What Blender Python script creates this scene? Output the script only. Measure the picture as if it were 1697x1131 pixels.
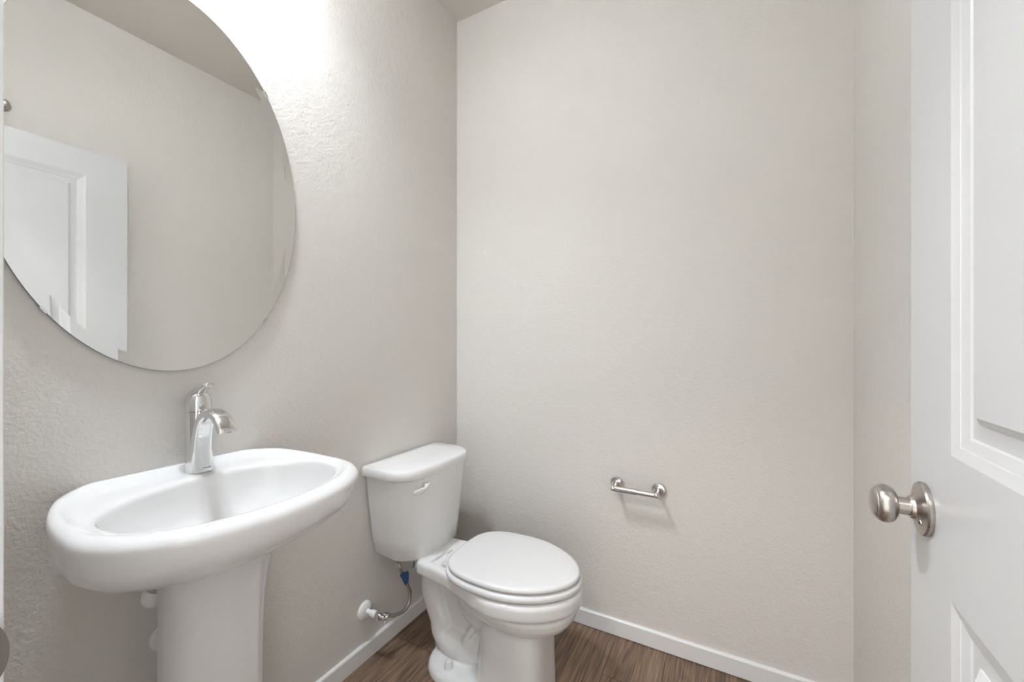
import bpy, bmesh, math, random
from mathutils import Vector, Matrix
from math import sin, cos, pi, radians as R

sc = bpy.context.scene
for o in list(bpy.data.objects): bpy.data.objects.remove(o)
C = sc.collection

# ------------------------------------------------------------------ measures
XL, XR, YB, H = -1.1825, 0.3354, 1.6244, 2.7313      # left / right / back wall, ceiling
YF = 0.082                                            # room face of the front (doorway) wall
JX0, JX1 = -0.515, 0.262                              # doorway opening

# ------------------------------------------------------------------ camera
cam_d = bpy.data.cameras.new('camera'); cam = bpy.data.objects.new('camera', cam_d); C.objects.link(cam)
cam.location = (0, 0, 1.16); cam.rotation_euler = (R(90), 0, 0.4948)
cam_d.sensor_width = 36; cam_d.lens = 36*674.56/1697
cam_d.shift_y = 3.8/1697; cam_d.clip_start = 0.01
sc.camera = cam

# ------------------------------------------------------------------ world, exposure
w = bpy.data.worlds.new('hall_daylight'); sc.world = w; w.use_nodes = True
bg = w.node_tree.nodes['Background']; bg.inputs['Color'].default_value = (1, .985, .965, 1); bg.inputs['Strength'].default_value = 1.95
vs = sc.view_settings
vs.view_transform = 'Standard'; vs.look = 'None'; vs.gamma = 1; vs.use_curve_mapping = False
vs.exposure = 0.10
sc.cycles.max_bounces = 14; sc.cycles.diffuse_bounces = 10; sc.cycles.glossy_bounces = 8
sc.cycles.caustics_reflective = False; sc.cycles.caustics_refractive = False
sc.cycles.use_denoising = True

BULB = 1380.0                                          # emission of the two vanity bulbs
SHADE_GLOW = 50.0                                     # glow of their frosted shades
HALL = 28.0                                            # watts of the ceiling lamp in the hall

def area_lamp(name, loc, size, power, col=(1, .95, .89)):
    d = bpy.data.lights.new(name, 'AREA'); d.shape = 'DISK'; d.size = size; d.energy = power; d.color = col
    o = bpy.data.objects.new(name, d); C.objects.link(o); o.location = loc
    return o
area_lamp('hall_ceiling_light', (-0.50, -0.85, 2.66), 0.35, HALL)

# ------------------------------------------------------------------ materials
def mat(name, col, rough=.5, metal=0, coat=0, spec=.5, emit=None, es=0):
    m = bpy.data.materials.new(name); m.use_nodes = True
    b = m.node_tree.nodes['Principled BSDF']
    b.inputs['Base Color'].default_value = (*col, 1); b.inputs['Roughness'].default_value = rough
    b.inputs['Metallic'].default_value = metal; b.inputs['Coat Weight'].default_value = coat
    b.inputs['Coat Roughness'].default_value = .04
    b.inputs['Specular IOR Level'].default_value = spec
    if emit: b.inputs['Emission Color'].default_value = (*emit, 1); b.inputs['Emission Strength'].default_value = es
    return m
def N(m, t, **k):
    n = m.node_tree.nodes.new(t)
    for a, v in k.items(): setattr(n, a, v)
    return n
def L(m, a, b): m.node_tree.links.new(a, b)

def paint(name, col, strength=.75):
    """rolled wall paint with an orange-peel texture"""
    m = mat(name, col, .62, spec=.35); b = m.node_tree.nodes['Principled BSDF']
    tc = N(m, 'ShaderNodeTexCoord')
    n1 = N(m, 'ShaderNodeTexNoise'); n1.inputs['Scale'].default_value = 150; n1.inputs['Detail'].default_value = 3
    n1.inputs['Roughness'].default_value = .55
    n2 = N(m, 'ShaderNodeTexNoise'); n2.inputs['Scale'].default_value = 45; n2.inputs['Detail'].default_value = 2
    L(m, tc.outputs['Object'], n1.inputs['Vector']); L(m, tc.outputs['Object'], n2.inputs['Vector'])
    mx = N(m, 'ShaderNodeMath', operation='MULTIPLY_ADD'); mx.inputs[1].default_value = .5
    L(m, n2.outputs['Fac'], mx.inputs[0]); L(m, n1.outputs['Fac'], mx.inputs[2])
    bp = N(m, 'ShaderNodeBump'); bp.inputs['Strength'].default_value = strength; bp.inputs['Distance'].default_value = .0022
    L(m, mx.outputs[0], bp.inputs['Height']); L(m, bp.outputs['Normal'], b.inputs['Normal'])
    return m

WALL = paint('greige_wall_paint', (.645, .620, .588))
CEIL = paint('ceiling_paint', (.63, .60, .56), .25)
TRIM = mat('white_trim_paint', (.72, .72, .72), .32)
DOORM = mat('white_door_paint', (.60, .605, .61), .30)
CERAM = mat('white_vitreous_china', (.72, .722, .72), .06)
PLAS = mat('white_seat_plastic', (.70, .702, .70), .28)
CHROME = mat('polished_chrome', (.74, .74, .74), .05, metal=1)
def brushed():
    m = mat('brushed_nickel', (.50, .46, .43), .30, metal=1); b = m.node_tree.nodes['Principled BSDF']
    tc = N(m, 'ShaderNodeTexCoord'); mp = N(m, 'ShaderNodeMapping'); mp.inputs['Scale'].default_value = (30, 30, 8)
    n = N(m, 'ShaderNodeTexNoise'); n.inputs['Scale'].default_value = 3
    L(m, tc.outputs['Object'], mp.inputs['Vector']); L(m, mp.outputs['Vector'], n.inputs['Vector'])
    mr = N(m, 'ShaderNodeMapRange'); mr.inputs['To Min'].default_value = .25; mr.inputs['To Max'].default_value = .32
    L(m, n.outputs['Fac'], mr.inputs['Value']); L(m, mr.outputs['Result'], b.inputs['Roughness'])
    return m
NICKEL = brushed()
SATIN = mat('satin_nickel', (.66, .64, .62), .22, metal=1)
BRONZE = mat('dull_strike_metal', (.075, .062, .052), .55, metal=.1)
MIRROR = mat('silvered_glass', (.90, .905, .895), 0, metal=1)
EDGE = mat('mirror_glass_edge', (.16, .17, .16), .2)
PVC = mat('white_pvc', (.78, .78, .77), .35)
DARK = mat('dark_print', (.05, .05, .05), .5)
GREYP = mat('grey_print', (.30, .30, .30), .4)
BLUE = mat('blue_paper_tag', (.035, .11, .26), .6)
HINGE = mat('pale_grey_hinge_plastic', (.62, .62, .62), .35)
GLASSY = mat('bulb_glass', (1, 1, 1), .3, emit=(.875, .937, 1.0), es=BULB)
SHADE = mat('lit_frosted_glass', (.9, .9, .9), .4, emit=(.875, .937, 1.0), es=SHADE_GLOW)
def hose_mat():
    m = mat('braided_steel', (.55, .53, .50), .28, metal=1); b = m.node_tree.nodes['Principled BSDF']
    tc = N(m, 'ShaderNodeTexCoord')
    n = N(m, 'ShaderNodeTexVoronoi'); n.inputs['Scale'].default_value = 600
    L(m, tc.outputs['Object'], n.inputs['Vector'])
    bp = N(m, 'ShaderNodeBump'); bp.inputs['Strength'].default_value = .5; bp.inputs['Distance'].default_value = .001
    L(m, n.outputs['Distance'], bp.inputs['Height']); L(m, bp.outputs['Normal'], b.inputs['Normal'])
    return m
HOSE = hose_mat()

def floor_mat():
    """oak vinyl planks, 19 cm wide, running towards the back wall"""
    m = mat('oak_vinyl_plank', (.2, .14, .1), .42, spec=.4); b = m.node_tree.nodes['Principled BSDF']
    tc = N(m, 'ShaderNodeTexCoord'); sp = N(m, 'ShaderNodeSeparateXYZ'); L(m, tc.outputs['Object'], sp.inputs[0])
    def M(op, a, bb=None, c=None):
        n = N(m, 'ShaderNodeMath', operation=op)
        for i, v in enumerate((a, bb, c)):
            if v is None: continue
            if isinstance(v, (int, float)): n.inputs[i].default_value = v
            else: L(m, v, n.inputs[i])
        return n.outputs[0]
    X, Y = sp.outputs['X'], sp.outputs['Y']
    rx = M('DIVIDE', M('ADD', X, .021), .19); row = M('FLOOR', rx); fx = M('SUBTRACT', rx, row)
    ph = M('MULTIPLY_ADD', M('ADD', row, 2), .356, 1.405)
    ry = M('DIVIDE', M('SUBTRACT', Y, ph), 1.22); col = M('FLOOR', ry); fy = M('SUBTRACT', ry, col)
    # seam mask
    ex = M('MINIMUM', fx, M('SUBTRACT', 1, fx)); ey = M('MINIMUM', fy, M('SUBTRACT', 1, fy))
    sx = M('LESS_THAN', M('MULTIPLY', ex, .19), .0011); sy = M('LESS_THAN', M('MULTIPLY', ey, 1.22), .0011)
    seam = M('MAXIMUM', sx, sy)
    # per plank random
    cb = N(m, 'ShaderNodeCombineXYZ'); L(m, row, cb.inputs[0]); L(m, col, cb.inputs[1])
    wn = N(m, 'ShaderNodeTexWhiteNoise'); wn.noise_dimensions = '3D'; L(m, cb.outputs[0], wn.inputs['Vector'])
    # grain coordinates, shifted for every plank
    sh = N(m, 'ShaderNodeVectorMath', operation='SCALE'); L(m, wn.outputs['Color'], sh.inputs[0]); sh.inputs['Scale'].default_value = 7
    ad = N(m, 'ShaderNodeVectorMath', operation='ADD'); L(m, tc.outputs['Object'], ad.inputs[0]); L(m, sh.outputs[0], ad.inputs[1])
    mp = N(m, 'ShaderNodeMapping'); mp.inputs['Scale'].default_value = (1, .13, 1); L(m, ad.outputs[0], mp.inputs['Vector'])
    big = N(m, 'ShaderNodeTexNoise'); big.inputs['Scale'].default_value = 7; big.inputs['Detail'].default_value = 2
    big.inputs['Distortion'].default_value = .4; L(m, mp.outputs[0], big.inputs['Vector'])
    # growth rings: contour lines of the broad noise
    ring = M('SINE', M('MULTIPLY', big.outputs['Fac'], 95))
    mp2 = N(m, 'ShaderNodeMapping'); mp2.inputs['Scale'].default_value = (1, .035, 1); L(m, ad.outputs[0], mp2.inputs['Vector'])
    fine = N(m, 'ShaderNodeTexNoise'); fine.inputs['Scale'].default_value = 230; fine.inputs['Detail'].default_value = 4; L(m, mp2.outputs[0], fine.inputs['Vector'])
    med = N(m, 'ShaderNodeTexNoise'); med.inputs['Scale'].default_value = 45; med.inputs['Detail'].default_value = 3; L(m, mp2.outputs[0], med.inputs['Vector'])
    v = M('MULTIPLY_ADD', ring, .045, M('MULTIPLY', fine.outputs['Fac'], .72))
    v = M('ADD', v, M('MULTIPLY', med.outputs['Fac'], .28))
    v = M('ADD', v, M('MULTIPLY', M('SUBTRACT', wn.outputs['Value'], .5), .10))
    cr = N(m, 'ShaderNodeValToRGB'); e = cr.color_ramp.elements
    e[0].position = .34; e[0].color = (.090, .058, .038, 1); e[1].position = .70; e[1].color = (.315, .213, .145, 1)
    L(m, v, cr.inputs['Fac'])
    mx = N(m, 'ShaderNodeMix', data_type='RGBA'); L(m, M('MULTIPLY', seam, .8), mx.inputs['Factor'])
    L(m, cr.outputs['Color'], mx.inputs['A']); mx.inputs['B'].default_value = (.03, .02, .014, 1)
    L(m, mx.outputs['Result'], b.inputs['Base Color'])
    bp = N(m, 'ShaderNodeBump'); bp.inputs['Strength'].default_value = .12; bp.inputs['Distance'].default_value = .001
    L(m, v, bp.inputs['Height']); L(m, bp.outputs['Normal'], b.inputs['Normal'])
    return m
FLOOR = floor_mat()

# ------------------------------------------------------------------ object helpers
def link(name, bm, m, parent=None, smooth=True, angle=None):
    bmesh.ops.recalc_face_normals(bm, faces=bm.faces)
    me = bpy.data.meshes.new(name); bm.to_mesh(me); bm.free()
    o = bpy.data.objects.new(name, me); C.objects.link(o)
    me.materials.append(m)
    if smooth:
        for p in me.polygons: p.use_smooth = True
        if angle: me.set_sharp_from_angle(angle=R(angle))
    if parent: o.parent = parent
    return o
def tag(o, label, cat, group=None, kind=None):
    o['label'] = label; o['category'] = cat
    if group: o['group'] = group
    if kind: o['kind'] = kind
    return o
def empty(name, loc=(0, 0, 0)):
    o = bpy.data.objects.new(name, None); C.objects.link(o); o.empty_display_size = .05
    o.location = loc
    return o
def child(name, bm, m, root, **k):
    """mesh drawn in world coordinates, re-based on its root's origin"""
    M4 = world_of(root).inverted()
    bmesh.ops.transform(bm, matrix=M4, verts=bm.verts)
    return link(name, bm, m, root, **k)
def world_of(o):
    M4 = o.matrix_basis.copy()
    while o.parent: o = o.parent; M4 = o.matrix_basis @ M4
    return M4

def box(bm, x0, x1, y0, y1, z0, z1, bev=0, seg=2):
    r = bmesh.ops.create_cube(bm, size=1)
    bmesh.ops.transform(bm, matrix=Matrix.Translation(((x0+x1)/2, (y0+y1)/2, (z0+z1)/2)) @ Matrix.Diagonal((x1-x0, y1-y0, z1-z0, 1)), verts=r['verts'])
    if bev:
        ed = list({e for v in r['verts'] for e in v.link_edges})
        bmesh.ops.bevel(bm, geom=ed, offset=bev, segments=seg, affect='EDGES', profile=.5)
def prism(bm, pts, axis_vec, org=(0, 0, 0)):
    """extrude a closed list of 3-D points along a vector"""
    a = [bm.verts.new(Vector(org)+Vector(p)) for p in pts]; b = [bm.verts.new(Vector(org)+Vector(p)+Vector(axis_vec)) for p in pts]
    n = len(pts)
    for i in range(n): bm.faces.new((a[i], a[(i+1) % n], b[(i+1) % n], b[i]))
    bm.faces.new(a[::-1]); bm.faces.new(b)
def loft(bm, rings, cap0=True, cap1=True, closed=True):
    vs_ = [[bm.verts.new(p) for p in r] for r in rings]
    n = len(vs_[0])
    for i in range(len(vs_)-1):
        for j in range(n if closed else n-1):
            k = (j+1) % n
            bm.faces.new((vs_[i][j], vs_[i][k], vs_[i+1][k], vs_[i+1][j]))
    if cap0: bm.faces.new(vs_[0][::-1])
    if cap1: bm.faces.new(vs_[-1])
    return vs_
def frame_of(d):
    d = Vector(d).normalized()
    up = Vector((0, 0, 1)) if abs(d.z) < .95 else Vector((0, 1, 0))
    a = up.cross(d).normalized(); b = d.cross(a).normalized()
    return d, a, b
def lathe(bm, prof, org, axis, n=40, cap0=True, cap1=True):
    """prof: list of (radius, distance along axis)"""
    d, a, b = frame_of(axis); org = Vector(org)
    rings = [[org + d*h + (a*cos(2*pi*j/n) + b*sin(2*pi*j/n))*max(r, 1e-4) for j in range(n)] for r, h in prof]
    loft(bm, rings, cap0, cap1)
def catmull(pts, k=8):
    P = [Vector(p) for p in pts]; out = []
    for i in range(len(P)-1):
        p0 = P[max(i-1, 0)]; p1 = P[i]; p2 = P[i+1]; p3 = P[min(i+2, len(P)-1)]
        for s in range(k):
            t = s/k
            out.append(.5*((2*p1)+(p2-p0)*t+(2*p0-5*p1+4*p2-p3)*t*t+(3*p1-p0-3*p2+p3)*t**3))
    out.append(P[-1]); return out
def interp(xs, ys, x):
    if x <= xs[0]: return ys[0]
    for i in range(len(xs)-1):
        if x <= xs[i+1]:
            t = (x-xs[i])/(xs[i+1]-xs[i]); return ys[i]*(1-t)+ys[i+1]*t
    return ys[-1]
def tube(bm, path, rad, n=16, k=8, cap=True):
    """swept round tube; rad = number or list of radii per control point"""
    P = catmull(path, k); m = len(P); rings = []
    up = None
    for i in range(m):
        d = (P[min(i+1, m-1)]-P[max(i-1, 0)]).normalized()
        if up is None: _, a, b = frame_of(d)
        else:
            a = (up - d*up.dot(d)).normalized(); b = d.cross(a)
        up = a
        r = rad if not isinstance(rad, (list, tuple)) else interp(list(range(len(rad))), rad, i/k)
        rings.append([P[i]+(a*cos(2*pi*j/n)+b*sin(2*pi*j/n))*r for j in range(n)])
    loft(bm, rings, cap, cap)
def supe(t, p):
    """unit superellipse"""
    c, s = cos(t), sin(t)
    return (math.copysign(abs(c)**(2/p), c), math.copysign(abs(s)**(2/p), s))

# ------------------------------------------------------------------ room shell
def shell(name, parts, m, label, cat):
    bm = bmesh.new()
    for p in parts: box(bm, *p)
    return tag(link(name, bm, m, smooth=False), label, cat, kind='structure')
T = .12
shell('floor', [(XL-T, XR+T, -.9, YB+T, -.05, 0)], FLOOR, 'brown oak plank floor running towards the back wall', 'floor')
shell('ceiling', [(XL-T, XR+T, YF-.12, YB+T, H, H+.05)], CEIL, 'plain ceiling seen at the top of the corner', 'ceiling')
shell('wall_left', [(XL-T, XL, YF-.12, YB+T, 0, H)], WALL, 'greige wall behind the mirror, sink and toilet tank', 'wall')
shell('wall_back', [(XL, XR, YB, YB+T, 0, H)], WALL, 'greige back wall carrying the toilet paper holder', 'wall')
shell('wall_right', [(XR, XR+T, YF-.12, YB+T, 0, H)], WALL, 'greige right wall behind the open door', 'wall')
shell('wall_front', [(XL, JX0-.02, YF-.12, YF, 0, H), (JX1+.02, XR, YF-.12, YF, 0, H), (JX0-.02, JX1+.02, YF-.12, YF, 2.066, H)], WALL,
      'greige wall around the doorway at the camera', 'wall')

def baseboard(name, a, b, inward, label):
    """a, b: ends on the wall line; inward: unit vector into the room"""
    h, t = .0655, .0115
    prof = [(0, .003), (t, .003), (t, h-.006), (t-.0015, h-.003), (t-.004, h-.001), (0, h)]
    bm = bmesh.new(); i = Vector((*inward, 0))
    prism(bm, [Vector((*a, 0))+i*p[0]+Vector((0, 0, p[1])) for p in prof], Vector((b[0]-a[0], b[1]-a[1], 0)))
    return tag(link(name, bm, TRIM, smooth=False), label, 'baseboard', kind='structure')
baseboard('baseboard_left', (XL, YF), (XL, YB), (1, 0), 'white baseboard along the left wall under the supply valve')
baseboard('baseboard_back', (XL+.0115, YB), (XR-.0115, YB), (0, -1), 'white baseboard along the back wall under the paper holder')
baseboard('baseboard_right', (XR, YF), (XR, YB), (-1, 0), 'white baseboard along the right wall behind the door')

# door frame: jambs, head and casing around the doorway
bm = bmesh.new()
box(bm, JX0-.02, JX0, YF-.125, YF-.001, 0, 2.066); box(bm, JX0-.075, JX0-.005, YF, YF+.0135, 0, 2.13, .003)
tag(link('trim_1', bm, TRIM, smooth=False), 'white door casing at the left edge of the photo', 'door casing', kind='structure')
bm = bmesh.new()
box(bm, JX1, JX1+.02, YF-.125, YF-.001, 0, 2.066); box(bm, JX1+.005, XR-.001, YF, YF+.0135, 0, 2.13, .003)
tag(link('trim_2', bm, TRIM, smooth=False), 'white door casing on the hinge side of the doorway', 'door casing', kind='structure')
bm = bmesh.new()
box(bm, JX0, JX1, YF-.125, YF-.001, 2.048, 2.066); box(bm, JX0-.005, JX1+.005, YF, YF+.0135, 2.053, 2.13, .003)
tag(link('trim_3', bm, TRIM, smooth=False), 'white head casing over the doorway', 'door casing', kind='structure')

# strike plate with its curved lip on the left jamb
sp_ = empty('strike_plate', (JX0, YF, .915)); tag(sp_, 'dull metal strike plate on the left door jamb at the photo edge', 'strike plate')
bm = bmesh.new(); box(bm, JX0-.0005, JX0+.0012, YF-.030, YF-.003, .887, .943, .0006, 1); child('plate', bm, BRONZE, sp_)
bm = bmesh.new()
rings = []
for k in range(25):
    t = sin(pi/2*k/24)
    y = YF-.004 + .0178*t; hw = .0285*math.sqrt(max(0, 1-t**2.1)) + .0006
    x = JX0+.0012+.004*t*t
    rings.append([(x, y, .915-hw), (x, y, .915+hw), (x+.0012, y, .915+hw), (x+.0012, y, .915-hw)])
loft(bm, rings); child('lip', bm, BRONZE, sp_, smooth=False)

# ------------------------------------------------------------------ the open door
DA = 0.0332                                           # swing past the right-hand wall's direction
door = empty('door_1', (0.2469, 0.8559, 0)); door.rotation_euler = (0, 0, -DA)
tag(door, 'white panelled door standing open against the right wall', 'door', kind='structure')
# local frame: face towards the room at x = 0 looking along -x; s = distance from free edge runs along -y
DW, DZ0, DZ1, DT = .762, .010, 2.042, .035
def door_face(bm, fx):
    """raised-panel face; fx(depth) gives local x"""
    panels = [(.145, DW-.145, 1.019, 1.926), (.145, DW-.145, .20, .836)]
    prof = [(0, 0), (.004, .0015), (.013, .0040), (.0135, .0050), (.026, .0085), (.028, .0105), (.0475, .0105), (.048, .0088), (.0565, .0030), (.057, .0015)]
    V = {}
    def vert(s, z, d):
        k = (round(s, 5), round(z, 5), round(d, 5))
        if k not in V: V[k] = bm.verts.new((fx(d), -s, z))
        return V[k]
    ss = [0, panels[0][0], panels[0][1], DW]; zs = [DZ0, panels[1][2], panels[1][3], panels[0][2], panels[0][3], DZ1]
    for i in range(3):
        for j in range(5):
            if i == 1 and j in (1, 3): continue
            bm.faces.new((vert(ss[i], zs[j], 0), vert(ss[i+1], zs[j], 0), vert(ss[i+1], zs[j+1], 0), vert(ss[i], zs[j+1], 0)))
    for s0, s1, z0, z1 in panels:
        prev = None
        for off, d in prof:
            q = [vert(s0+off, z0+off, d), vert(s1-off, z0+off, d), vert(s1-off, z1-off, d), vert(s0+off, z1-off, d)]
            if prev:
                for k in range(4): bm.faces.new((prev[k], prev[(k+1) % 4], q[(k+1) % 4], q[k]))
            prev = q
        bm.faces.new(prev)
bm = bmesh.new()
door_face(bm, lambda d: d); door_face(bm, lambda d: DT-d)
for (a, b) in (((0, DZ0), (0, DZ1)), ((0, DZ1), (DW, DZ1)), ((DW, DZ1), (DW, DZ0)), ((DW, DZ0), (0, DZ0))):
    q = [bm.verts.new((x, -s, z)) for x, (s, z) in ((0, a), (0, b), (DT, b), (DT, a))]; bm.faces.new(q)
bmesh.ops.remove_doubles(bm, verts=bm.verts, dist=1e-5)
leaf = link('door_leaf', bm, DOORM, door, smooth=True, angle=12)
KS, KZ = .060, .922
def knob(side):
    """side -1 = room face, +1 = wall face (local x)"""
    x0 = 0 if side < 0 else DT; ax = (side, 0, 0); o = (x0, -KS, KZ)
    bm = bmesh.new(); lathe(bm, [(.0370, 0), (.0375, .002), (.0375, .0050), (.0358, .0072), (.0300, .0084), (.0205, .0108), (.0165, .0135), (.0152, .0170), (.0145, .0180), (.0140, .0180)], o, ax, 56)
    ro = link('knob_rose', bm, NICKEL, door, angle=35)
    bm = bmesh.new(); lathe(bm, [(.0122, .014), (.0122, .0315)], o, ax, 40, True, True); link('knob_neck', bm, NICKEL, door, angle=35)
    bm = bmesh.new()
    pr = [(.0125, .0305), (.0150, .0310), (.0205, .0333), (.0248, .0370), (.0270, .0415), (.0275, .0455), (.0266, .0495), (.0246, .0530), (.0226, .0548), (.0222, .0551), (.0218, .0560), (.0185, .0585), (.0130, .0604), (.0060, .0614), (.0002, .0616)]
    pr = [(p.x, p.y) for p in catmull([(r, h, 0) for r, h in pr], 4)]
    lathe(bm, pr, o, ax, 72); kb = link('knob', bm, NICKEL, door, angle=60)
    return ro, kb
ro, kb = knob(-1)
# emergency-release hole and its rim on the rose, facing the room
hc = Vector((0, -KS, KZ)); hp = hc + Vector((-.0098, -.0165, -.0155))
bm = bmesh.new(); lathe(bm, [(.0030, -.001), (.0044, -.0004), (.0046, .0008), (.0036, .0016), (.0028, .0012)], hp, (-1, -.15, -.15), 20, True, False); link('release_hole_rim', bm, SATIN, ro)
bm = bmesh.new(); lathe(bm, [(.0027, 0), (.0027, .0010)], hp, (-1, -.15, -.15), 16); link('release_hole', bm, DARK, ro)
# latch in the free edge
bm = bmesh.new(); box(bm, .006, DT-.006, -.0005, .0015, KZ-.028, KZ+.028, .0007, 1); pl = link('latch_plate', bm, NICKEL, door, smooth=False)
bm = bmesh.new(); box(bm, .011, DT-.011, .0005, .010, KZ-.008, KZ+.008, .002, 2); link('latch_bolt', bm, NICKEL, pl, smooth=False)
for z in (.25, 1.02, 1.80):
    bm = bmesh.new(); lathe(bm, [(.006, -.045), (.006, .045)], (-.004, -DW-.004, z), (0, 0, 1), 20); box(bm, -.001, .020, -DW-.001, -DW+.001, z-.045, z+.045)
    link('hinge', bm, NICKEL, door, angle=40)

# small round fitting on the right wall over the door, seen in the mirror
bm = bmesh.new(); lathe(bm, [(.024, 0), (.024, .004), (.021, .008), (.012, .011), (.010, .026), (.014, .032), (.014, .038), (.006, .042)], (XR, .486, 2.157), (-1, 0, 0), 32)
tag(link('wall_fitting', bm, NICKEL, angle=40), 'small round grey fitting on the wall above the open door, seen in the mirror', 'wall fitting')

# ------------------------------------------------------------------ oval bevelled mirror
MY, MZ, MA, MB_ = .476, 1.550, .3045, .4560
mir = empty('oval_mirror', (XL, MY, MZ)); tag(mir, 'large oval wall mirror without a frame above the sink', 'mirror')
bm = bmesh.new(); n = 200; rings = []
for off, x in [(0, .0025), (0, .0085), (.0005, .0088)]:
    rings.append([(XL+x, MY+(MA-off)*cos(2*pi*j/n), MZ+(MB_-off)*sin(2*pi*j/n)) for j in range(n)])
loft(bm, rings, True, False); child('glass_edge', bm, EDGE, mir, angle=40)
bm = bmesh.new(); rings = []
for off, x in [(.0005, .0088), (.0240, .0083)]:
    rings.append([(XL+x, MY+(MA-off)*cos(2*pi*j/n), MZ+(MB_-off)*sin(2*pi*j/n)) for j in range(n)])
loft(bm, rings, False, False); child('bevel', bm, MIRROR, mir, angle=1)
bm = bmesh.new()
rings = [[(XL+.0083, MY+(MA-.0240)*k*cos(2*pi*j/n), MZ+(MB_-.0240)*k*sin(2*pi*j/n)) for j in range(n)] for k in (1, .5)]
loft(bm, rings, False, True); child('mirror_face', bm, MIRROR, mir, smooth=False)
for ang in (225.5, 314.8, 45, 135):
    # chrome retaining clip hugging the rim
    t = R(ang); y, z = MY+MA*cos(t), MZ+MB_*sin(t)
    nrm = Vector((0, cos(t)/MA, sin(t)/MB_)).normalized(); tg = Vector((0, -nrm.z, nrm.y))
    bm = bmesh.new()
    def pt(a, b, c): return Vector((XL+a, y, z)) + nrm*b + tg*c
    prof = [(.0004, .0005), (.0004, .0016), (.0104, .0016), (.0104, -.0030), (.0094, -.0030), (.0090, .0005)]
    prism(bm, [pt(a, b, -.0075) for a, b in prof], tg*.015)
    child('mirror_clip', bm, CHROME, mir, smooth=False)

# ------------------------------------------------------------------ vanity light over the mirror (above the frame)
VY, VZ, VX = .478, 2.61, .150
van = empty('vanity_light', (XL, VY, VZ)); tag(van, 'two-lamp nickel vanity light with frosted shades on the wall above the oval mirror', 'light')
bm = bmesh.new(); box(bm, XL, XL+.022, VY-.17, VY+.17, VZ+.005, VZ+.115, .006); child('wall_plate', bm, NICKEL, van, smooth=False)
for s in (-1, 1):
    y = VY+s*.070
    bm = bmesh.new(); tube(bm, [(XL+.02, y, VZ+.075), (XL+.08, y, VZ+.085), (XL+VX, y, VZ+.085), (XL+VX, y, VZ+.045)], .008, 14); child('arm', bm, NICKEL, van)
    bm = bmesh.new(); lathe(bm, [(.020, .052), (.024, .050), (.024, .030), (.020, .028)], (XL+VX, y, VZ+.03), (0, 0, 1), 32, True, True); child('socket_cap', bm, NICKEL, van, angle=50)
    bm = bmesh.new(); lathe(bm, [(.024, .060), (.036, .048), (.048, .020), (.056, -.022), (.064, -.068), (.061, -.068), (.053, -.022), (.045, .018), (.034, .045), (.022, .057)], (XL+VX, y, VZ), (0, 0, 1), 40, True, True); child('glass_shade', bm, SHADE, van, angle=50)
    bm = bmesh.new(); bmesh.ops.create_uvsphere(bm, u_segments=20, v_segments=12, radius=.027)
    bmesh.ops.transform(bm, matrix=Matrix.Translation((XL+VX, y, VZ-.002)), verts=bm.verts); child('bulb', bm, GLASSY, van)

# ------------------------------------------------------------------ pedestal sink
SY = .479
sink = empty('pedestal_sink', (XL, SY, 0)); tag(sink, 'white ceramic pedestal sink with an oval basin under the mirror', 'sink')
SXC, SA, SB = -.910, .256, .189                       # rim outline: widest line, half width, depth in front of it
NT = 160
TS = [2*pi*i/NT for i in range(NT)]
def sink_outline(t):
    """t = 0 at +Y, pi/2 at the front (+X), pi at -Y, 3pi/2 at the wall"""
    if sin(t) >= 0:
        cc, ss = supe(t, 2.15); return Vector((SXC+SB*ss, SY+SA*cc))
    cc, ss = supe(t, 2.48)                            # squarer rear half, straight along the wall
    return Vector((max(SXC+(SXC-XL+.041)*ss, XL+.0008), SY+SA*cc))
def basin_open(t, k=1.0):
    cc, ss = supe(t, 2.12); return Vector((-.931+.1535*k*ss, SY+.005+.2110*k*cc))
def outer(kx, ky, z, back=0, up=0):
    r = []
    for t in TS:
        p = sink_outline(t); f = max(0, -sin(t))**.8
        r.append(Vector((XL+.0008+(p.x-XL-.0008)*kx+back*f, SY+(p.y-SY)*ky, z+up*min(1, f*1.6)**2)))
    return r
rings = []
for kx, ky, z, bk, up in [(.50, .34, .6905, 0, 0), (.575, .45, .6935, 0, 0), (.652, .561, .704, 0, 0), (.734, .683, .7240, 0, 0), (.810, .800, .7430, 0, 0), (.876, .901, .762, 0, 0),
                          (.934, .960, .782, 0, 0), (.968, .981, .804, 0, 0), (.987, .989, .822, 0, 0), (.9965, .997, .834, 0, 0), (1, 1, .8405, 0, .004), (.9985, .999, .8455, 0, .008), (.992, .9935, .8505, .0005, .012), (.978, .980, .8560, .002, .011),
                          (.952, .950, .8590, .006, .0095), (.938, .932, .8598, .014, .0085), (.925, .915, .8585, .024, .0055)]:
    rings.append(outer(kx, ky, z, bk, up))
base = outer(.925, .915, 0, .024)
for f, z in [(.16, .8555), (.36, .8535), (.62, .8525), (.85, .8510), (.95, .8490), (1.0, .8445)]:
    rings.append([Vector((*((base[i].xy)*(1-f)+basin_open(TS[i])*f), z)) for i in range(NT)])
for k, z in [(.992, .838), (.980, .826), (.955, .804), (.90, .776), (.80, .751), (.64, .734), (.43, .724), (.22, .7195), (.11, .718)]:
    rings.append([Vector((*basin_open(t, k), z)) for t in TS])
bm = bmesh.new(); loft(bm, rings); child('basin', bm, CERAM, sink)
# drain ring in the bowl
bm = bmesh.new(); lathe(bm, [(.021, -.001), (.021, .002), (.017, .003), (.013, .001), (.012, -.004)], (-.930, SY, .7185), (0, 0, 1), 32); child('drain', bm, CHROME, sink, angle=40)
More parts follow.
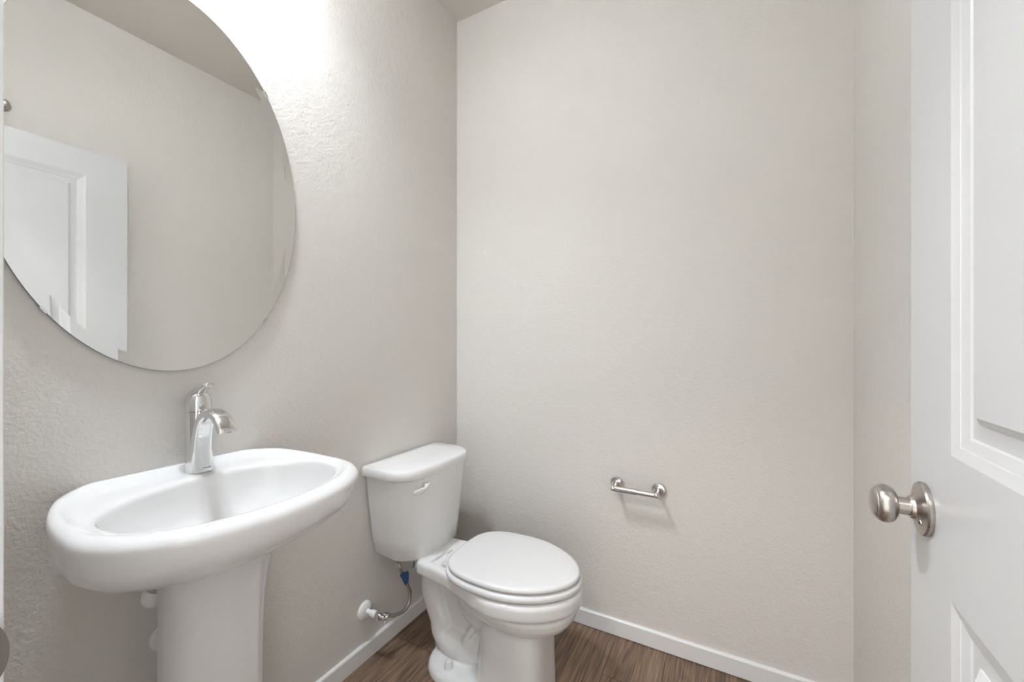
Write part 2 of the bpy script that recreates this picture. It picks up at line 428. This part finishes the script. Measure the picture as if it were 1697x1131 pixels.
# pedestal: rounded front, open at the back
def ped_ring(z, k, kx):
    """U-shaped plan; the flare at head and foot fades out towards the open back"""
    hw = .095; xf = -.940+kx; xb = -1.052; pts = []
    for j in range(33):
        cc, ss = supe(pi*j/32, 2.35); x = -1.02+(xf+1.02)*ss
        pts.append(Vector((x, .485+hw*cc*(1+(k-1)*min(1, max(0, (x+1.035)/.07))), z)))
    pts = [Vector((xb, .485+hw*.955, z))]+pts+[Vector((xb, .485-hw*.955, z))]
    inn = [Vector((p.x-.014*max(0, (p.x+1.02)/(xf+1.02)), .485+(p.y-.485)*.855, z)) for p in pts]
    return pts+inn[::-1]
zs = [0, .012, .03, .06, .10, .18, .28, .38, .46, .53, .59, .64, .675, .700]
kk = [1.22, 1.21, 1.16, 1.10, 1.05, 1.00, .98, .98, .985, 1.0, 1.03, 1.08, 1.14, 1.20]
bm = bmesh.new(); loft(bm, [ped_ring(z, k, (k-1)*.20) for z, k in zip(zs, kk)]); child('pedestal', bm, CERAM, sink, angle=50)

# white waste trap and the round wall flange, peeping out behind the pedestal
trap = empty('drain_trap', (XL, .43, .6)); tag(trap, 'white plastic drain trap behind the sink pedestal', 'drain trap')
bm = bmesh.new(); tube(bm, [(-1.03, SY, .70), (-1.04, .47, .655), (-1.08, .435, .615), (-1.11, .415, .612), (-1.13, .415, .64), (-1.15, .42, .655), (XL+.004, .42, .655)], .0165, 18, 8); child('trap_bend', bm, PVC, trap)
bm = bmesh.new(); lathe(bm, [(.010, -.023), (.0175, -.020), (.0225, -.013), (.0235, -.006), (.0235, .012), (.020, .016)], (-1.108, .413, .612), (.35, .1, 1), 28); child('trap_nut', bm, PVC, trap, angle=35)
stop = empty('sink_supply_valve', (XL, .455, .47)); tag(stop, 'round white wall flange of the sink water stop, half hidden behind the pedestal', 'water valve')
bm = bmesh.new(); lathe(bm, [(.030, 0), (.030, .004), (.024, .010), (.012, .013), (.010, .035)], (XL, .458, .468), (1, 0, 0), 36); child('flange', bm, PVC, stop, angle=40)
bm = bmesh.new(); tube(bm, [(XL+.03, .458, .468), (XL+.055, .458, .470), (XL+.06, .462, .50), (XL+.08, .475, .62), (XL+.09, .48, .70)], .006, 12); child('hose', bm, HOSE, stop)

# ------------------------------------------------------------------ faucet
FX, FY, FZ = -1.134, .506, .8525
fau = empty('faucet', (FX, FY, FZ)); tag(fau, 'polished chrome single-handle faucet on the back deck of the sink', 'faucet')
def ell(cx, cy, z, a, b, p=2.3, n=40, tx=0):
    """ring in x (a) and y (b); tx tilts z along x"""
    o = []
    for j in range(n):
        c, s = supe(2*pi*j/n, p); o.append(Vector((cx+a*c, cy+b*s, z+tx*a*c)))
    return o
bm = bmesh.new()
loft(bm, [ell(FX+o, FY, FZ+z, a, b) for z, a, b, o in [(0, .0265, .0265, 0), (.004, .0262, .0262, 0), (.02, .0245, .0250, -.001), (.05, .0228, .0240, -.002), (.085, .0222, .0238, -.002), (.115, .0230, .0248, -.002), (.138, .0245, .0262, -.001), (.1445, .0248, .0265, -.001)]])
child('faucet_body', bm, CHROME, fau, angle=50)
# spout: a broad tongue rising from the foot and arching forward
path = catmull([(FX+.012, FY, FZ+.001), (FX+.012, FY, FZ+.03), (FX+.014, FY, FZ+.065), (FX+.021, FY, FZ+.098), (FX+.037, FY, FZ+.128), (FX+.062, FY, FZ+.1435), (FX+.092, FY, FZ+.1405), (FX+.116, FY, FZ+.124), (FX+.130, FY, FZ+.1065)], 7)
wid = [.0250, .0232, .0215, .0203, .0193, .0187, .0190, .0200, .0212]; thk = [.0185, .0165, .0150, .0140, .0125, .0112, .0105, .0098, .0085]
rings = []
for i, P in enumerate(path):
    d = (path[min(i+1, len(path)-1)]-path[max(i-1, 0)]).normalized(); sd = Vector((0, 1, 0)); nn = sd.cross(d).normalized()
    if i == 0: nn = Vector((1, 0, 0))
    wv = interp(list(range(9)), wid, i/7); tv = interp(list(range(9)), thk, i/7)
    ring = []
    for j in range(36):
        c, s = supe(2*pi*j/36, 2.9); ring.append(P+sd*wv*c+nn*tv*s)
    rings.append(ring)
for p in rings[-1]: p.z = path[-1].z
for p in rings[-2]: p.z = .5*p.z+.5*(path[-2].z)
bm = bmesh.new(); vr = loft(bm, rings, True, True); sp1 = child('spout', bm, CHROME, fau, angle=50)
bm = bmesh.new(); d = (path[-1]-path[-2]).normalized(); lathe(bm, [(.0075, -.002), (.0075, .0012), (.006, .0012)], path[-1], (0, 0, -1), 20); child('aerator', bm, GREYP, sp1, angle=40)
# handle: domed hub and a lever sweeping up and forward
hd = empty('faucet_handle', (0, 0, 0)); hd.parent = fau
bm = bmesh.new()
loft(bm, [ell(FX-.003+o, FY, FZ+z, a, b, 2.3, 40, tx) for z, a, b, o, tx in [(.1460, .0252, .0268, .002, 0), (.150, .0256, .0272, .002, 0), (.162, .0252, .0268, .002, .03), (.172, .0236, .0252, .002, .14), (.180, .0200, .0216, .003, .26), (.1855, .0135, .0148, .005, .36), (.188, .003, .0035, .007, .4)]])
hub = child('hub', bm, CHROME, fau, angle=60)
hp_ = catmull([(FX-.014, FY, FZ+.176), (FX-.002, FY, FZ+.186), (FX+.014, FY, FZ+.195), (FX+.030, FY, FZ+.2025), (FX+.046, FY, FZ+.208), (FX+.055, FY, FZ+.2095)], 7)
rings = []
for i, P in enumerate(hp_):
    d = (hp_[min(i+1, len(hp_)-1)]-hp_[max(i-1, 0)]).normalized(); sd = Vector((0, 1, 0)); nn = sd.cross(d).normalized(); u = i/(len(hp_)-1)
    wv = interp([0, .3, .6, .85, .97, 1], [.0185, .0160, .0128, .0122, .0090, .003], u); tv = interp([0, .3, .7, .95, 1], [.0085, .0078, .0062, .0052, .0015], u)
    rings.append([P+sd*wv*supe(2*pi*j/28, 2.3)[0]+nn*tv*supe(2*pi*j/28, 2.3)[1] for j in range(28)])
bm = bmesh.new(); loft(bm, rings); child('lever', bm, CHROME, hub, angle=60)
bpy.data.objects.remove(hd)
bm = bmesh.new(); lathe(bm, [(.0024, 0), (.0028, .0008), (.0014, .0014)], (FX+.0268, FY, FZ+.158), (1, 0, .05), 18); child('temperature_dot', bm, SATIN, hub)
# tiny maker's mark at the foot of the spout, too small to read: a row of strokes
bm = bmesh.new()
for k in range(6): box(bm, FX+.0290, FX+.0304, FY-.004+k*.0030, FY-.0021+k*.0030, FZ+.0095, FZ+.0118)
child('maker_mark', bm, GREYP, fau, smooth=False)

# ------------------------------------------------------------------ toilet
TY, TANKY = 1.218, 1.243
toi = empty('toilet', (XL, TY, 0)); tag(toi, 'white two-piece toilet with closed lid in the corner', 'toilet')
def U(u, v, z): return Vector((XL+u, TY+v, z))
def seat_outline(k=0.0, n=120):
    """closed elongated seat outline, grown by k (metres); starts at the front"""
    pts = []
    ub, uc, uf, hw = .322, .523, .7615, .1720
    for j in range(n):
        t = 2*pi*j/n; c, s = cos(t), sin(t)
        if c >= 0: u = uc+(uf-uc+k)*abs(c)**(2/1.86); v = (hw+k)*math.copysign(abs(s)**(2/1.86), s)
        else:
            cc = abs(c)**(2/3.6); u = uc-(uc-ub+k)*cc; v = (hw+k)*math.copysign(abs(s)**(2/3.6), s)
            v *= 1-.09*cc**2
        pts.append((u, v))
    return pts
def slab(prof):
    bm = bmesh.new(); loft(bm, [[U(u, v, z) for u, v in seat_outline(k)] for k, z in prof]); return bm
bm = slab([(-.040, .4150), (-.006, .4155), (-.001, .4180), (0, .4220), (-.0015, .4275), (-.006, .4310), (-.014, .4330), (-.05, .4348), (-.10, .4356), (-.15, .4358)])
child('toilet_lid', bm, PLAS, toi)
bm = slab([(-.030, .3900), (-.002, .3900), (.004, .3920), (.0062, .3965), (.0062, .4025), (.0040, .4080), (-.002, .4103), (-.03, .4108)])
child('toilet_seat', bm, PLAS, toi)
for s in (-1, 1):
    bm = bmesh.new(); box(bm, XL+.295, XL+.345, TY+s*.078-.014, TY+s*.078+.014, .384, .397, .004, 2); child('seat_hinge', bm, HINGE, toi)
# --- bowl: rim slab, inner bowl, front column, S-shaped trapway and foot, fused into one casting
def rim_outline(k, n=120):
    pts = []
    for j in range(n):
        t = 2*pi*j/n; c, s = cos(t), sin(t)
        uc, uf, hw = .525, .770, .1800
        if c >= 0: u = uc+(uf-uc+k)*abs(c)**(2/1.9); v = (hw+k)*math.copysign(abs(s)**(2/1.9), s)
        else:
            f = abs(c)
            u = uc-(uc-.150+k)*f**(2/3.4)
            w = interp([.15, .20, .26, .33, .40, .455, .495, .525], [.098, .104, .110, .122, .143, .162, .174, .180], u)
            v = math.copysign((w+k)*min(1, abs(s)**(2/9.0)) if abs(s) < .55 else (w+k), s)
        pts.append((u, v))
    return pts
def ring_uv(f, z): return [U(u, v, z) for u, v in f]
bm = bmesh.new()
loft(bm, [ring_uv(rim_outline(k), z) for k, z in [(-.020, .332), (-.006, .334), (-.001, .340), (0, .348), (.001, .372), (-.002, .381), (-.010, .3850), (-.03, .3855)]])
def eo(uc, a, hw, z, p=2.1, n=64): return [U(uc+a*supe(2*pi*j/n, p)[0], hw*supe(2*pi*j/n, p)[1], z) for j in range(n)]
loft(bm, [eo(.545, .205, .160, .332), eo(.548, .205, .158, .315), eo(.552, .196, .149, .294), eo(.558, .176, .134, .273), eo(.562, .148, .116, .258), eo(.56, .11, .09, .250)])
loft(bm, [eo(.548, .112, .104, .300, 3), eo(.549, .111, .104, .245, 3.3), eo(.547, .112, .105, .20, 3.6), eo(.545, .114, .107, .12, 3.8), eo(.542, .119, .110, .04, 3.8), eo(.540, .122, .112, 0, 3.8)])
# sump bulging backward from the bowl
for s in (1,):
    b2 = bmesh.new(); bmesh.ops.create_uvsphere(b2, u_segments=28, v_segments=18, radius=1)
    bmesh.ops.transform(b2, matrix=Matrix.Translation(U(.435, 0, .275)) @ Matrix.Rotation(R(25), 4, 'Y') @ Matrix.Diagonal((.155, .080, .125, 1)), verts=b2.verts)
    me = bpy.data.meshes.new('t'); b2.to_mesh(me); b2.free(); bm.from_mesh(me); bpy.data.meshes.remove(me)
# web
loft(bm, [eo(.34, .14, .014, .34, 4), eo(.34, .13, .014, .20, 4), eo(.35, .15, .020, .02, 4)])
# S-shaped trapway down the middle, with the small weir bulges on its flanks
tube(bm, [U(.232, 0, .355), U(.200, 0, .300), U(.193, 0, .245), U(.209, 0, .190), U(.232, 0, .140), U(.244, 0, .098), U(.280, 0, .078), U(.345, 0, .074), U(.42, 0, .085)],
     [.053, .052, .050, .048, .048, .051, .057, .059, .046], 26, 7)
for s in (-1, 1):
    tube(bm, [U(.352, s*.036, .100), U(.362, s*.036, .120), U(.374, s*.032, .142), U(.388, s*.022, .160)], [.015, .0125, .0115, .012], 14, 6)
# back support under the deck
loft(bm, [eo(.215, .070, .092, .350, 4), eo(.218, .056, .066, .325, 3), eo(.222, .045, .045, .30, 2.5)])
# foot
def foot(k, z):
    o = []
    for j in range(72):
        c, s = cos(2*pi*j/72), sin(2*pi*j/72)
        if c < 0: u = .365+(.158+k)*-abs(c)**(2/2.4); v = (.127+k)*math.copysign(abs(s)**(2/2.5), s)
        else: u = .365+(.280+k)*abs(c)**(2/3.6); v = (.127+k-.019*c)*math.copysign(abs(s)**(2/3.6), s)
        o.append(U(u, v, z))
    return o
loft(bm, [foot(.002, 0), foot(.002, .014), foot(-.002, .026), foot(-.010, .034), foot(-.03, .038)])
bowl = child('bowl', bm, CERAM, toi)
rm = bowl.modifiers.new('fuse', 'REMESH'); rm.mode = 'VOXEL'; rm.voxel_size = .0042; rm.use_smooth_shade = True
sm = bowl.modifiers.new('fillet', 'SMOOTH'); sm.factor = .5; sm.iterations = 4
for s in (-1, 1):
    bm = bmesh.new(); o = U(.320, s*.082, .0365)
    lathe(bm, [(.0165, 0), (.0160, .004), (.0130, .019), (.0115, .0240), (.007, .0262)], o, (0, 0, 1), 28); child('bolt_cap', bm, PLAS, toi, angle=60)
# maker's mark on the deck, too small to read
bm = bmesh.new()
for k in range(6): box(bm, XL+.2620, XL+.2650, TY-.013+k*.0048, TY-.0098+k*.0048, .3868, .3876)
child('maker_mark', bm, GREYP, toi, smooth=False)
# --- tank
def tank_ring(hwb, hwf, u0, u1, z, bow=.016, rc=.055, n=10):
    """plan of the tank: straight back, flared sides, rounded front corners, bowed front"""
    pts = [(u0, -hwb)]
    for j in range(n+1):
        a = pi*(j/n)/2
        pts.append((u1-bow-rc+rc*sin(a), -hwf+rc-rc*cos(a)))
    m = 12
    for j in range(1, m):
        v = (-hwf+rc)+(2*(hwf-rc))*j/m; q = v/(hwf-rc)
        pts.append((u1-bow*q*q, v))
    for j in range(n+1):
        a = pi/2*(1-j/n)
        pts.append((u1-bow-rc+rc*sin(a), hwf-rc+rc*cos(a)))
    pts.append((u0, hwb))
    mid = [(u0, hwb*(1-2*j/8)) for j in range(1, 8)]
    return [Vector((XL+u, TANKY+v, z)) for u, v in pts+mid]
bm = bmesh.new()
loft(bm, [tank_ring(.132, .136, .035, .192, .3765, .008, .085), tank_ring(.147, .156, .025, .206, .3770, .008, .09), tank_ring(.154, .165, .020, .2135, .386, .008, .095), tank_ring(.164, .174, .015, .2165, .45, .008, .098), tank_ring(.176, .187, .012, .221, .55, .008, .098), tank_ring(.190, .202, .010, .226, .665, .008, .098), tank_ring(.191, .203, .010, .2265, .684, .008, .098)])
child('tank', bm, CERAM, toi, angle=50)
bm = bmesh.new()
loft(bm, [tank_ring(.194, .200, .010, .224, .6790, .008, .098), tank_ring(.2035, .2095, .007, .2315, .6795, .008, .0995), tank_ring(.2055, .2120, .006, .2338, .685, .008, .0995), tank_ring(.2058, .2122, .006, .2340, .700, .008, .0995), tank_ring(.2045, .2105, .006, .2325, .7095, .008, .0995), tank_ring(.2005, .206, .009, .228, .7155, .008, .0995), tank_ring(.190, .195, .020, .217, .7190, .008, .095), tank_ring(.12, .13, .05, .15, .7208, .008, .05)])
child('tank_lid', bm, CERAM, toi, angle=60)
# flush lever on the tank front
bm = bmesh.new(); lv = Vector((XL+.2255, TANKY-.112, .652))
lathe(bm, [(.0095, -.004), (.0095, .002), (.008, .005), (.005, .006)], lv+Vector((0, 0, -.001)), (1, 0, .02), 24); fl = child('flush_lever', bm, PLAS, toi, angle=60)
P = catmull([lv+Vector((.006, .011, .004)), lv+Vector((.011, -.006, .002)), lv+Vector((.014, -.024, -.002)), lv+Vector((.014, -.048, -.003)), lv+Vector((.009, -.078, -.001))], 6)
bm = bmesh.new(); rings = []
for i, p in enumerate(P):
    u = i/(len(P)-1); hz = interp([0, .15, .4, .7, .92, 1], [.006, .0080, .0072, .0108, .0085, .002], u); tx = interp([0, .2, .9, 1], [.003, .0045, .004, .0015], u)
    rings.append([p+Vector((tx*cos(2*pi*j/20), 0, hz*sin(2*pi*j/20))) for j in range(20)])
loft(bm, rings); child('lever_arm', bm, PLAS, fl)
# dark bolt and fill-valve nut under the tank
bm = bmesh.new(); tube(bm, [(XL+.190, TY-.112, .384), (XL+.191, TY-.113, .372), (XL+.189, TY-.118, .366)], .003, 10); child('tank_bolt', bm, DARK, toi)
bm = bmesh.new(); lathe(bm, [(.017, 0), (.017, .012), (.011, .014), (.011, .030)], (XL+.088, TY-.083, .392), (0, 0, -1), 12); child('fill_valve_nut', bm, PVC, toi, angle=35)

# ------------------------------------------------------------------ toilet water stop and hose
val = empty('toilet_supply_valve', (XL, 1.052, .184)); tag(val, 'white wall flange and chrome water stop low on the wall beside the toilet', 'water valve')
bm = bmesh.new(); lathe(bm, [(.0325, 0), (.0325, .003), (.029, .008), (.020, .0125), (.012, .014)], (XL, 1.055, .183), (1, 0, 0), 40); child('flange', bm, PVC, val, angle=60)
bm = bmesh.new(); lathe(bm, [(.0090, .010), (.0090, .030), (.0125, .031), (.0125, .050), (.009, .052)], (XL, 1.055, .183), (1, .15, -.12), 24); child('stub_pipe', bm, PVC, val, angle=40)
vb = Vector((XL+.062, 1.066, .173))
bm = bmesh.new(); lathe(bm, [(.0110, -.012), (.0125, -.008), (.0125, .008), (.0095, .013), (.0085, .020)], vb, (1, .15, -.12), 20); body = child('valve_body', bm, CHROME, val, angle=40)
bm = bmesh.new(); lathe(bm, [(.0075, 0), (.0075, .018), (.0095, .018), (.0095, .032), (.007, .033)], vb, (.25, 1, -.30), 18); child('outlet_nut', bm, CHROME, body, angle=40)
bm = bmesh.new(); hv = vb+Vector((.024, .003, -.003))
lathe(bm, [(.004, -.006), (.004, .002)], hv, (1, .15, -.12), 12)
for k in range(3):
    a = k*2*pi/3+.4
    tube(bm, [hv, hv+Vector((.002, cos(a)*.008, sin(a)*.008)), hv+Vector((.003, cos(a)*.0115, sin(a)*.0115))], [.0050, .0046, .0052], 10, 4)
child('valve_handle', bm, CHROME, val)
hose = empty('braided_supply_hose', (XL+.08, 1.14, .14)); tag(hose, 'braided steel water hose with a blue tag curving up to the toilet tank', 'hose')
hx = -1.098
bm = bmesh.new(); tube(bm, [vb+Vector((.008, .030, -.009)), (hx-.01, 1.125, .146), (hx, 1.170, .141), (hx, 1.197, .160), (hx, 1.200, .198), (hx, 1.181, .243), (hx, 1.155, .295), (hx+.002, 1.134, .345), (hx+.004, 1.132, .372)], .0068, 16, 8); child('hose_tube', bm, HOSE, hose)
bm = bmesh.new(); lathe(bm, [(.0085, -.012), (.0085, .012)], (hx+.001, 1.139, .331), (0, -.4, 1), 18); child('crimp_sleeve', bm, CHROME, hose, angle=40)
bm = bmesh.new()
tp = [(1.137, .293), (1.180, .291), (1.188, .276), (1.183, .248), (1.168, .238), (1.157, .262)]
prism(bm, [(hx+.0075+.003*math.sin(3*i), y, z) for i, (y, z) in enumerate(tp)], (.0012, 0, 0)); 
lathe(bm, [(.0082, -.024), (.0082, .024)], (hx, 1.1685, .268), (0, -.45, 1), 14)
child('paper_tag', bm, BLUE, hose, smooth=False)

# ------------------------------------------------------------------ toilet paper holder
tph = empty('toilet_paper_holder', (-.32, YB, .604)); tag(tph, 'empty satin chrome toilet paper holder on the back wall', 'toilet paper holder')
PX = (-.4005, -.2420); PZ = .6035
for x in PX:
    bm = bmesh.new(); lathe(bm, [(.0265, 0), (.0270, .003), (.0264, .0068), (.0245, .0085), (.0230, .0082), (.0222, .0072), (.0120, .0082), (.0092, .0105), (.0080, .018), (.0074, .052), (.0078, .056)], (x, YB, PZ), (0, -1, 0), 40)
    po = child('post', bm, SATIN, tph, angle=40)
    bm = bmesh.new(); bmesh.ops.create_uvsphere(bm, u_segments=24, v_segments=16, radius=.0105); bmesh.ops.transform(bm, matrix=Matrix.Translation((x, YB-.066, PZ)), verts=bm.verts)
    child('ball_end', bm, CHROME, po)
bm = bmesh.new(); xm = -.3145
lathe(bm, [(.0050, 0), (.0105, .004), (.0110, .006), (.0110, xm-PX[0]-.001), (.0100, xm-PX[0])], (PX[0]+.002, YB-.066, PZ), (1, 0, 0), 28)
lathe(bm, [(.0093, 0), (.0093, PX[1]-xm-.008), (.0045, PX[1]-xm-.003)], (xm+.001, YB-.066, PZ), (1, 0, 0), 28)
child('roller_bar', bm, SATIN, tph, angle=40)
